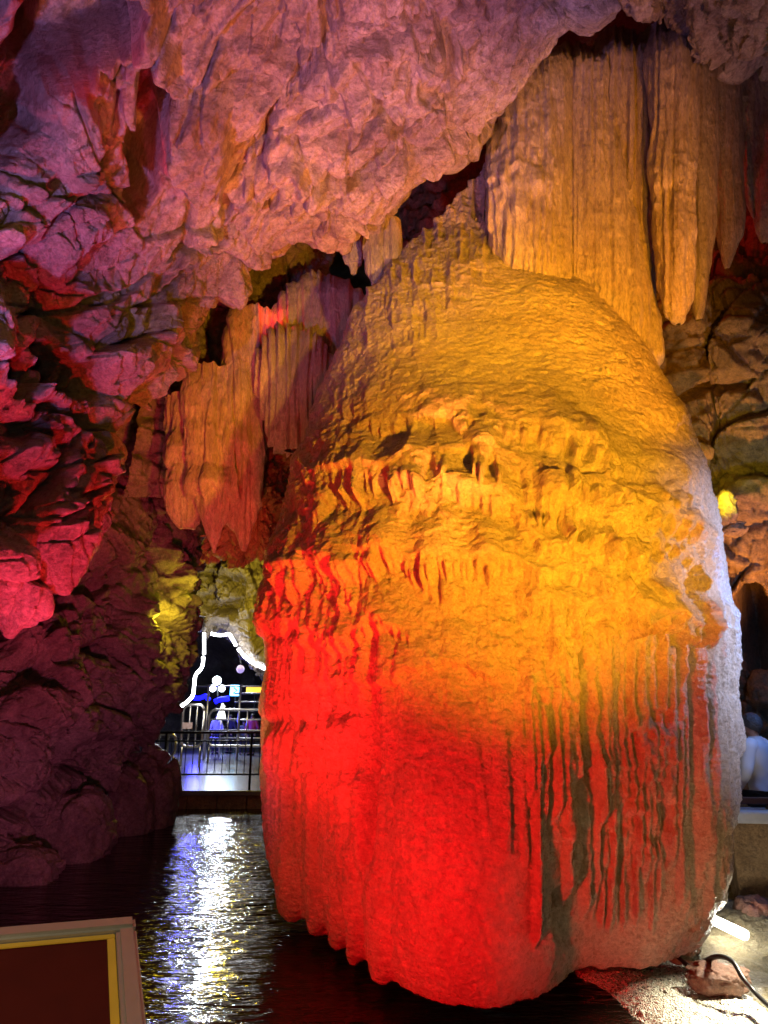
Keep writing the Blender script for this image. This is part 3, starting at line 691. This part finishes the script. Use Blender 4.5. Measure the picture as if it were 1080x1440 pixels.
# steel fence and queue barriers behind
def sY(px, py, Y): return Vector(pt(px, py, Y))
fy = 29.0
fe = empty('steel_fence', (wx(330, fy), fy, PZ)); tag(fe, 'tall pale steel tube fence with two posts, behind the black railing', 'fence')
for py, a in [(965, 276), (975, 330), (987, 330), (999, 330), (1012, 288), (1027, 288), (1038, 288), (1050, 292)]:
    MB().tube([sY(a, py, fy), sY(420, py, fy)], .03).build('rail', M_STEEL, fe)
for x in (287, 333): MB().tube([(wx(x, fy), fy, PZ), (wx(x, fy), fy, zat(963, fy))], .055).build('post', M_STEEL, fe)
def barrier(xa, xb, ya, yb, Y, label, inner, panel):
    q = empty('queue_barrier', (wx((xa+xb)/2, Y), Y, PZ)); tag(q, label, 'barrier', 'steel queue barriers on the walkway')
    a, b, zt2, zb2 = wx(xa, Y), wx(xb, Y), zat(ya, Y), zat(yb, Y); r = .22
    pts = []
    for (cx, cz, st0) in [(b-r, zt2-r, 0), (a+r, zt2-r, 90), (a+r, zb2+r, 180), (b-r, zb2+r, 270)]:
        for t in range(0, 91, 30): pts.append(Vector((cx+r*math.cos(math.radians(st0+t)), Y, cz+r*math.sin(math.radians(st0+t)))))
    pts.append(pts[0]); MB().tube(pts, .05).build('frame', M_STEEL, q)
    for x in inner: MB().tube([(wx(x, Y), Y, zt2), (wx(x, Y), Y, zb2)], .03).build('bar', M_STEEL, q)
    if panel: MB().box((wx((panel[0]+panel[1])/2, Y), Y-.03, zat((panel[2]+panel[3])/2, Y)), (wx(panel[1], Y)-wx(panel[0], Y), .02, zat(panel[2], Y)-zat(panel[3], Y)), bevel=.004).build('panel', plain('pink_panel', (.6, .42, .4), .5, noise=.1), q)
    for x in (xa+2, xb-2): MB().tube([(wx(x, Y), Y, zb2), (wx(x, Y), Y, PZ)], .04).build('leg', M_STEEL, q)
barrier(253, 283, 991, 1050, 25.5, 'rounded steel barrier with a pink panel, left end of the walkway', (263, 273), (254, 268, 1016, 1025))
barrier(291, 372, 998, 1049, 27.5, 'wide steel barrier with rounded corner in front of the seated visitors', (318, 345), None)
barrier(210, 246, 1032, 1064, 23.5, 'low pale steel barrier half hidden by the left rock wall', (222, 235), None)

# ------------------------------------------------------------------ people
def skin_mesh(name, joints, bones, mat, parent=None, sub=2):
    """joints: {name:(co,radius)} one connected surface"""
    keys = list(joints); bm = bmesh.new(); vs = {k: bm.verts.new(joints[k][0]) for k in keys}
    for a, b in bones: bm.edges.new((vs[a], vs[b]))
    bm.verts.index_update()
    me = bpy.data.meshes.new(name); bm.to_mesh(me); bm.free()
    o = bpy.data.objects.new(name, me); COL.objects.link(o)
    m = o.modifiers.new('s', 'SKIN'); m.use_smooth_shade = True
    for i, k in enumerate(keys):
        r = joints[k][1]; o.data.skin_vertices[0].data[i].radius = r if isinstance(r, tuple) else (r, r)
    o.data.skin_vertices[0].data[0].use_root = True
    o.modifiers.new('u', 'SUBSURF').levels = sub
    dg = bpy.context.evaluated_depsgraph_get(); me2 = bpy.data.meshes.new_from_object(o.evaluated_get(dg))
    bpy.data.objects.remove(o)
    for p in me2.polygons: p.use_smooth = True
    return link(name, me2, mat, parent)

M_SKIN = plain('skin', (.45, .27, .2), .5, noise=.1)
def person(loc, rz, h, shirt, trousers, hairc, label, arm=.0, sub=2, gray=False):
    root = empty('person', loc); tag(root, label, 'person')
    s = h/1.75; c, sn = math.cos(rz), math.sin(rz)
    def T(x, y, z): return Vector((loc[0]+s*(x*c-y*sn), loc[1]+s*(x*sn+y*c), loc[2]+s*z))
    J = {}
    def j(k, x, y, z, r): J[k] = (T(x, y, z), (r[0]*s, r[1]*s) if isinstance(r, tuple) else r*s)
    # figure faces local +y
    j('pelvis', 0, 0, .95, (.13, .095)); j('waist', 0, 0, 1.10, (.12, .09)); j('chest', 0, 0, 1.30, (.14, .10)); j('neckb', 0, -.01, 1.45, (.07, .06)); j('neck', 0, .0, 1.51, .055)
    j('jaw', 0, .03, 1.57, .065); j('head', 0, .02, 1.655, (.078, .095)); j('crown', 0, .0, 1.715, (.06, .07))
    j('nose', 0, .125, 1.62, .012); j('face', 0, .085, 1.625, .05)
    for k, q in (('l', -1), ('r', 1)):
        j('sh'+k, q*.17, -.01, 1.41, .062); j('el'+k, q*(.24+arm*.1), -.02+arm*.1, 1.13, .043); j('wr'+k, q*.23, .08+arm*.22, .90+arm*.15, .028); j('pm'+k, q*.22, .11+arm*.26, .83+arm*.16, (.038, .018))
        for f, (dx, l) in enumerate([(-.028, .065), (-.010, .08), (.009, .075), (.027, .055)]): j(f'f{f}{k}', q*.22+dx*.6, .125+arm*.3+dx, .83-l+arm*.16, .009)
        j('th'+k, q*.19, .15+arm*.3, .80+arm*.16, .010); j('ear'+k, q*.085, .0, 1.63, .018)
        j('hip'+k, q*.09, 0, .88, .088); j('kn'+k, q*.10, .02, .50, .058); j('an'+k, q*.10, -.02, .09, .04); j('toe'+k, q*.11, .15, .04, .035)
    B = [('pelvis', 'waist'), ('waist', 'chest'), ('chest', 'neckb'), ('neckb', 'neck'), ('neck', 'jaw'), ('jaw', 'head'), ('head', 'crown'), ('head', 'face'), ('face', 'nose')]
    for k in 'lr':
        B += [('chest', 'sh'+k), ('sh'+k, 'el'+k), ('el'+k, 'wr'+k), ('wr'+k, 'pm'+k), ('wr'+k, 'th'+k), ('head', 'ear'+k), ('pelvis', 'hip'+k), ('hip'+k, 'kn'+k), ('kn'+k, 'an'+k), ('an'+k, 'toe'+k)]
        B += [('pm'+k, f'f{f}{k}') for f in range(4)]
    skin_mesh('body', J, B, M_SKIN, root, sub)
    rg = cubic(np.array([(.84, .178, .132), (.95, .172, .128), (1.10, .160, .12), (1.22, .172, .125), (1.32, .188, .128), (1.39, .198, .12), (1.435, .165, .10), (1.465, .11, .085), (1.49, .078, .075), (1.515, .07, .068)]), 60)
    va = np.linspace(0, 2*math.pi, 64, endpoint=False)
    X = rg[:, 1:2]*np.cos(va)[None]; Yv = rg[:, 2:3]*np.sin(va)[None]-.005; Z = np.repeat(rg[:, 0:1], 64, 1)
    wr = 1+.035*fbm(np.stack([X*9, Yv*9, Z*7+X*4], -1), 3, 77)+.03*vnoise(np.stack([X*16+Z*14, Yv*10, Z*4], -1), 78)
    def TT(X, Y, Z): return np.stack([loc[0]+s*(X*c-Y*sn), loc[1]+s*(X*sn+Y*c), loc[2]+s*Z], -1)
    shirt_o = grid('shirt', TT(X*wr, Yv*wr, Z), shirt, wrap=True, parent=root)
    for k in 'lr':
        a0, b0, c0 = J['sh'+k][0], J['el'+k][0], J['wr'+k][0]; mid = J['chest'][0].lerp(a0, .55); mid.z = a0.z-.01*s
        pp = cubic(np.array([list(q) for q in (mid, a0, a0.lerp(b0, .5), b0, b0.lerp(c0, .5), b0.lerp(c0, .9))]), 22)
        rr_ = cubic(np.array([[.075], [.082], [.07], [.06], [.055], [.05]]), 22)[:, 0]
        MB().tube([Vector(q) for q in pp], [float(r*s*(1+.05*math.sin(7*n)+.04*math.sin(3.1*n))) for n, r in enumerate(rr_)], 18).build('sleeve', shirt, shirt_o)
    J3 = {'pelvis': (T(0, 0, .96), (.165*s, .125*s))}
    for k in 'lr': J3['hip'+k] = (J['hip'+k][0], .105*s); J3['kn'+k] = (J['kn'+k][0], .078*s); J3['an'+k] = (J['an'+k][0], .066*s)
    skin_mesh('trousers', J3, [('pelvis', 'hipl'), ('pelvis', 'hipr'), ('hipl', 'knl'), ('hipr', 'knr'), ('knl', 'anl'), ('knr', 'anr')], trousers, root, sub)
    for k in 'lr':
        a, b = J['an'+k][0], J['toe'+k][0]
        MB().tube([a+(a-b)*.25+Vector((0, 0, -.05*s)), a+Vector((0, 0, -.04*s)), b], [.045*s, .052*s, .04*s], 10).build('shoe', M_RUBBER, root)
    # hair cap: back and top of the skull
    u = np.linspace(0, 1, 26); v = np.linspace(0, 2*math.pi, 48, endpoint=False); U, VV = np.meshgrid(u, v, indexing='ij')
    low = np.where(np.sin(VV) > 0, .5, .78)  # front stops above the brow
    low = .66-.16*np.sin(VV)
    a = U*low*math.pi
    X = .094*np.sin(a)*np.cos(VV); Yv = .112*np.sin(a)*np.sin(VV); Z = .118*np.cos(a)
    nz = 1+.04*vnoise(np.stack([X*70, Yv*70, Z*70], -1), 3)
    Pp = np.stack([X*nz, Yv*nz+.005, Z*nz+1.655], -1)
    Q = np.stack([loc[0]+s*(Pp[..., 0]*c-Pp[..., 1]*sn), loc[1]+s*(Pp[..., 0]*sn+Pp[..., 1]*c), loc[2]+s*Pp[..., 2]], -1)
    grid('hair', Q, hairc, wrap=True, parent=root)
    for q in (-1, 1): MB().ball(T(q*.032, .118, 1.65), .011*s, 8).build('eye', M_RUBBER, root)
    MB().tube([T(-.022, .128, 1.575), T(0, .134, 1.573), T(.022, .128, 1.575)], .006*s, 6).build('mouth', plain('lips', (.35, .13, .12), .4), root)
    return root
M_WSHIRT = plain('white_shirt', (.6, .6, .62), .8, noise=.08, bump=.3, sc=9)
M_DARKT = plain('dark_cloth', (.03, .03, .035), .8, noise=.2)
M_HAIRG = plain('greying_hair', (.035, .035, .04), .5, noise=.6, bump=.8, sc=60)
M_HAIR = plain('black_hair', (.02, .018, .016), .5, noise=.4, bump=.8, sc=60)
mp_ = V(1058, 1017, 8.6)
person((mp_.x, mp_.y, mp_.z-1.655*1.06), math.radians(38), 1.855, M_WSHIRT, M_DARKT, M_HAIRG, 'man in a white shirt with short greying hair, standing behind the low wall at right', .4)
def far_person(px, Y, h, rz, sc, tc, label):
    person((wx(px, Y), Y, PZ), math.radians(rz), h, plain('jacket', sc, .8, noise=.1), plain('cloth', tc, .8, noise=.1), M_HAIR, label, .5, 1)
far_person(353, 31.5, 1.72, 170, (.55, .06, .22), (.02, .02, .025), 'visitor in a pink hooded jacket behind the steel fence')
far_person(302, 32.5, 1.7, 200, (.6, .6, .62), (.03, .03, .04), 'visitor in a pale grey top beyond the fence, left of the white light')
far_person(322, 33, 1.68, 160, (.03, .03, .05), (.03, .03, .04), 'visitor in a dark patterned jacket between the pale and pink visitors')
far_person(341, 32, 1.45, 190, (.10, .12, .16), (.03, .03, .04), 'shorter visitor in a dull blue top, just left of the pink jacket')

# ------------------------------------------------------------------ lamps and signs in the far hall
hy = 42.0
lc = empty('lamp_cluster', sY(307, 965, hy)); tag(lc, 'cluster of three dazzling white lamps on a pole in the far hall', 'lamp')
for x, y, r in [(305, 957, .26), (299, 968, .2), (312, 968, .2)]: MB().ball(sY(x, y, hy), r).build('bulb', M_LAMPW, lc)
MB().tube([sY(306, 957, hy), Vector((wx(306, hy), hy, PZ))], .03).build('pole', M_BLACK, lc)
cs = empty('arrow_sign', sY(331, 971, hy-1)); tag(cs, 'small glowing cyan arrow sign in the far hall', 'sign')
MB().box(sY(331, 971, hy-1), (.6, .05, .6), bevel=.03).build('light_box', M_CYAN, cs)
o = sY(331, 971, hy-1.08)
MB().tube([o+Vector((-.1, 0, .16)), o+Vector((.1, 0, 0)), o+Vector((-.1, 0, -.16))], .04, 6).build('arrow', M_BLACK, cs)
MB().tube([sY(331, 979, hy-1), Vector((wx(331, hy-1), hy-1, PZ))], .025).build('post', M_BLACK, cs)
ltube('blue_neon', [sY(270, 980, hy-.6), sY(277, 982, hy-.6), sY(283, 981, hy-.6), sY(289, 979, hy-.6), sY(294, 985, hy-.6)], .13, M_BLUE, 'wavy blue neon strip at the left of the far hall', 'neon light')
ltube('blue_neon', [sY(302, 987, hy-.6), sY(308, 984, hy-.6), sY(315, 983, hy-.6), sY(322, 982, hy-.6)], .15, M_BLUE, 'straight blue neon strip below the three white lamps', 'neon light')
ysn = empty('yellow_sign', sY(357, 970, hy)); tag(ysn, 'flat yellow lit sign beside the formation edge in the far hall', 'sign')
MB().box(sY(358, 970, hy), (1.0, .06, .3), bevel=.03).build('light_box', M_YEL, ysn)
MB().tube([sY(358, 973, hy), Vector((wx(358, hy), hy, PZ))], .025).build('post', M_BLACK, ysn)
pl = empty('pendant_bulb', sY(338, 940, 24.5)); tag(pl, 'round lilac bulb hanging on a cord under the arch', 'lamp')
MB().ball(sY(338, 941, 24.5), .14).build('bulb', M_LILAC, pl); MB().tube([sY(337, 912, 24.5), sY(338, 937, 24.5)], .02, 6).build('cord', M_RUBBER, pl)
wl = empty('standing_lamp', (wx(311, 30.5), 30.5, PZ)); tag(wl, 'white glowing figure shaped lamp behind the barrier', 'lamp')
a = sY(311, 1011, 30.5)
MB().tube([a, a+Vector((0, 0, .2)), a+Vector((.01, 0, .42)), a+Vector((.05, 0, .52)), a+Vector((0, 0, .64))], [.2, .16, .09, .1, .03], 10).build('shade', plain('lamp_shade', (.9, .9, .85), .4, emit=(1, 1, .9), es=2.2), wl)
MB().tube([a, Vector((a.x, a.y, PZ))], .03).build('stem', M_STEEL, wl)

# ------------------------------------------------------------------ low wall, cable, rock at lower right
pw = empty('low_wall', V(1090, 1290, 7.7)); tag(pw, 'dark low wall with a pale blue capping, in front of the man', 'wall')
ya, yb = 7.75, 8.0
zc = zat(1155, 7.8)
R90 = Matrix.Rotation(math.radians(-9), 3, 'Z')
MB().box((5.3, 8.05, zc/2-.25), (3.0, .28, zc+.5-.12), R90, .02).build('masonry', M_OCHRE, pw)
MB().box((5.3, 8.03, zc), (3.1, .40, .12), R90, .02).build('capping', plain('pale_stone', (.5, .5, .52), .5, noise=.15), pw)
hr = empty('wooden_handrail', (4.6, 8.2, zc)); tag(hr, 'dark red wooden handrail above the pale capping, at the man\'s waist', 'handrail')
MB().box((5.3, 8.07, zc+.15), (3.0, .08, .07), R90, .012).build('rail', plain('dark_wood', (.06, .02, .015), .5, noise=.2), hr)
for x in (4.3, 5.3, 6.3): MB().box((x, 8.07-(x-5.3)*math.tan(math.radians(9)), zc+.09), (.06, .06, .08), R90).build('bracket', M_BLACK, hr)
cb = [on_z(945, 1336, .05), on_z(958, 1350, .0), on_z(975, 1361, .0), on_z(990, 1352, .08), on_z(1010, 1345, .2), on_z(1030, 1352, .2), on_z(1045, 1376, .12), on_z(1062, 1396, .05), on_z(1085, 1418, .02), on_z(1130, 1450, 0)]
tag(MB().tube([Vector(p) for p in cubic(np.array([list(p) for p in cb]), 60)], .019, 10).build('power_cable', M_RUBBER), 'thick black cable running over the red rock on the bank', 'cable')
b1 = on_z(1020, 1385, 0); boulder('rock', (b1.x, b1.y+.12, .0), (.24, .15, .11), 21, rock_mat('red_rock', (.12, .06, .04), (.18, .09, .06), (.06, .03, .02)), 'reddish brown rock under the black cable on the bank', 50)
b2 = on_z(965, 1345, 0); boulder('rock', (b2.x, b2.y+.1, 0), (.16, .12, .08), 25, M_MUD, 'small dark stone at the foot of the formation near the cable', 40)
b3 = on_z(1062, 1305, 0.0); boulder('rock', (b3.x+.1, b3.y+.15, .08), (.2, .2, .16), 27, rock_mat('red_rock_dark', (.15, .07, .05), (.22, .11, .08), (.1, .04, .03)), 'dark reddish stone right of the bright light tube', 40)
yr = V(1023, 715, 9.3); boulder('rock', (yr.x, yr.y+.1, yr.z), (.14, .25, .26), 33, M_OCHRE, 'bright yellow lit rock knob peeking out behind the right flank of the formation', 50)
yr = V(1034, 742, 9.4); boulder('rock', (yr.x, yr.y+.1, yr.z), (.16, .2, .10), 35, M_OCHRE, 'yellow green ledge of rock just below the brighter yellow knob', 50)

# ------------------------------------------------------------------ sign panel close to the camera, lower left
def quad3(a, b, c, d): return [Vector(a), Vector(b), Vector(c), Vector(d)]
sg = empty('sign_board', V(60, 1500, 1.35)); tag(sg, 'close dark red information board with yellow border and dull metal frame', 'sign')
TR = V(188, 1301, 1.42); TL = V(-260, 1340, 1.22); BR = V(176, 1520, 1.10)
ex = (TL-TR).normalized(); ey = (BR-TR); ey = (ey-ex*ey.dot(ex)).normalized(); nrm = ex.cross(ey).normalized()
if nrm.y > 0: nrm = -nrm
def slab(u0, u1, v0, v1, t0, t1, name, mat, bev=.002):
    mb = MB(); r = bmesh.ops.create_cube(mb.bm, size=1)
    c = TR+ex*(u0+u1)/2+ey*(v0+v1)/2+nrm*(t0+t1)/2
    M = Matrix((ex*(u1-u0), ey*(v1-v0), nrm*(t1-t0))).transposed().to_4x4(); M.translation = c
    bmesh.ops.transform(mb.bm, matrix=M, verts=r['verts']); bmesh.ops.bevel(mb.bm, geom=list(mb.bm.edges), offset=bev, segments=2, affect='EDGES')
    return mb.build(name, mat, sg)
M_ALU = plain('dull_aluminium', (.42, .39, .33), .42, .7, noise=.12)
fw = .034
slab(0, .62, 0, fw, 0, .02, 'frame_top', M_ALU, .006); slab(0, fw, fw+.001, .5, 0, .02, 'frame_side', M_ALU, .006)
M_YB = plain('yellow_border', (.55, .33, .03), .5, noise=.15); M_MAR = plain('maroon_panel', (.06, .005, .003), .7, noise=.2); M_MAR.node_tree.nodes['Principled BSDF'].inputs['Specular IOR Level'].default_value = .15
slab(fw+.001, .62, fw+.001, .5, -.004, .006, 'panel', M_MAR)
slab(fw+.001, .62, fw+.001, fw+.013, .0062, .009, 'border', M_YB, .001); slab(fw+.001, fw+.014, fw+.014, .5, .0062, .009, 'border', M_YB, .001)
c0 = TR+ex*.3+ey*.45
MB().tube([c0-nrm*.03, Vector((c0.x, c0.y+.02, WATER-.3))], .03).build('post', M_ALU, sg)

# ------------------------------------------------------------------ light
def spot(name, loc, aim, power, col, cone, blend=.8, r=.12):
    l = bpy.data.lights.new(name, 'SPOT'); l.energy = power; l.color = col; l.spot_size = math.radians(cone); l.spot_blend = blend; l.shadow_soft_size = r
    o = bpy.data.objects.new(name, l); o.location = loc; COL.objects.link(o)
    o.rotation_euler = (Vector(aim)-Vector(loc)).to_track_quat('-Z', 'Y').to_euler()
    return o
def point(name, loc, power, col, r=.15):
    l = bpy.data.lights.new(name, 'POINT'); l.energy = power; l.color = col; l.shadow_soft_size = r
    o = bpy.data.objects.new(name, l); o.location = loc; COL.objects.link(o); return o
RED = (1, .012, .008); AMB = (1, .43, .03); PINK = (1, .13, .30); LIL = (.55, .36, 1)
spot('red_floodlight', (-1.1, 2.5, .1), (.35, 6.3, 1.8), 1500, (1, .002, .006), 82, 1)
spot('amber_floodlight', (2.0, 1.2, 1.6), (1.0, 7.0, 5.2), 4300, (1, .43, .011), 62, 1)
spot('amber_fill_light', (3.4, 2.4, .7), (2.4, 6.6, 1.8), 110, (1, .40, .05), 60, 1)
spot('dome_fill_light', (3.0, 1.0, 6.2), (1.0, 7.4, 6.5), 2300, (1, .43, .015), 36, 1)  # added second amber spot, only there to turn the dome gold
spot('curtain_fill_light', (3.6, 3.6, 2.6), (2.5, 8.0, 8.8), 3600, (1, .32, .015), 42, 1)  # added amber spot carrying the amber light up to the curtain
spot('white_floodlight', (6.3, 4.2, 3.4), (3.5, 7.0, 3.0), 2300, (.52, .60, 1), 54, 1)
spot('pink_floodlight', (-2.6, 4.4, .1), (-3.9, 7.0, 5.8), 1100, (1, .07, .20), 62, 1)
spot('violet_floodlight', (-3.6, 2.0, 1.4), (-2.4, 5.2, 8.2), 1900, (.56, .32, 1), 66, 1)
spot('orange_floodlight', (1.2, 3.2, .3), (-.7, 6.2, 8.4), 7500, (1, .25, .05), 38, 1)
spot('violet_rim_light', (.8, 2.8, .3), (.8, 6.0, 9.0), 1500, (.50, .30, 1), 30, 1)
spot('red_wall_light', (-.8, 4.8, .0), (-3.2, 7.4, 5.8), 1900, (1, .012, .012), 95, 1)
spot('maroon_fill_light', (-.8, 4.4, .1), (-5.2, 11, 2.6), 620, (1, .15, .40), 60, 1)  # added dim magenta spot that lifts the dark lower left wall
spot('drapery_light', (-2.3, 6.8, .1), (-1.6, 10.4, 5.4), 330, (1, .46, .15), 60, 1)
spot('wall_light', (5.4, 8.9, .9), (4.9, 11, 5.2), 1300, (1, .40, .08), 75, 1)
point('red_ceiling_light', (3.2, 10.2, 11.6), 90, (1, .02, .02))
point('red_recess_light', V(385, 440, 10.2), 8, (1, .02, .02))
spot('pink_ceiling_light', (4.6, 4.2, 2.0), (3.6, 6.2, 9.3), 900, (1, .40, .40), 40, 1)
spot('bank_fill_light', (3.6, 6.0, 1.5), (2.8, 5.6, -.2), 1300, (1, .93, .70), 64, 1)  # added unseen spot that brightens the pale speckled patch
point('wall_foot_fill', (-2.4, 6.3, .7), 16, (1, .42, .16))  # added weak warm point so boulders and waterline don't go black
point('niche_red_fill', V(120, 60, 5.0), 12, (1, .02, .01))  # added red point, no fixture here, reddens the hollow
point('niche_red_fill', V(212, 210, 6.4), 7, (1, .02, .01))  # same added red fill for the tall hollow
point('niche_yellow_lamp', V(35, 240, 5.0), 8, (1, .6, .03))
point('yellow_green_lamp', V(225, 870, 13.2), 38, (1, .75, .03))
point('yellow_green_lamp', V(272, 830, 13.4), 8, (1, .8, .03))
point('yellow_green_lamp', V(335, 850, 23.6), 260, (1, .75, .04))
point('yellow_knob_lamp', V(1012, 690, 9.0), 25, (1, .95, .05), .05)
point('blue_lamp', (5.0, 7.8, 3.2), 90, (.12, .32, 1), .1)
spot('hall_lamp', (wx(310, 34), 34, 5.5), (wx(300, 24), 24, PZ), 2300, (.75, .85, 1), 120, 1, .3)
point('hall_blue_lamp', (wx(275, 31), 31, 1.8), 300, (.05, .05, 1), .2)
point('tube_lamp', p1.lerp(p2, .5)+Vector((0, -.15, .12)), 6, (1, .95, .75), .05)
point('sign_fill', (-.6, .2, 2.6), 45, (1, .85, .6), .2)  # added unseen warm point that brightens the board frame

w = bpy.data.worlds.new('World'); S.world = w; w.use_nodes = True
w.node_tree.nodes['Background'].inputs[0].default_value = (.02, .012, .012, 1); w.node_tree.nodes['Background'].inputs[1].default_value = .1
cam = bpy.data.cameras.new('camera'); co = bpy.data.objects.new('camera', cam); COL.objects.link(co)
co.location = (0, 0, CZ); co.rotation_euler = (math.radians(90)+PITCH, 0, 0)
cam.sensor_fit = 'VERTICAL'; cam.sensor_height = 36; cam.lens = 36*F/H; cam.clip_end = 200; cam.clip_start = .05
S.camera = co
S.view_settings.view_transform = 'Standard'; S.view_settings.look = 'None'; S.view_settings.exposure = 0; S.view_settings.gamma = 1
S.cycles.use_denoising = True; S.cycles.sample_clamp_indirect = 6
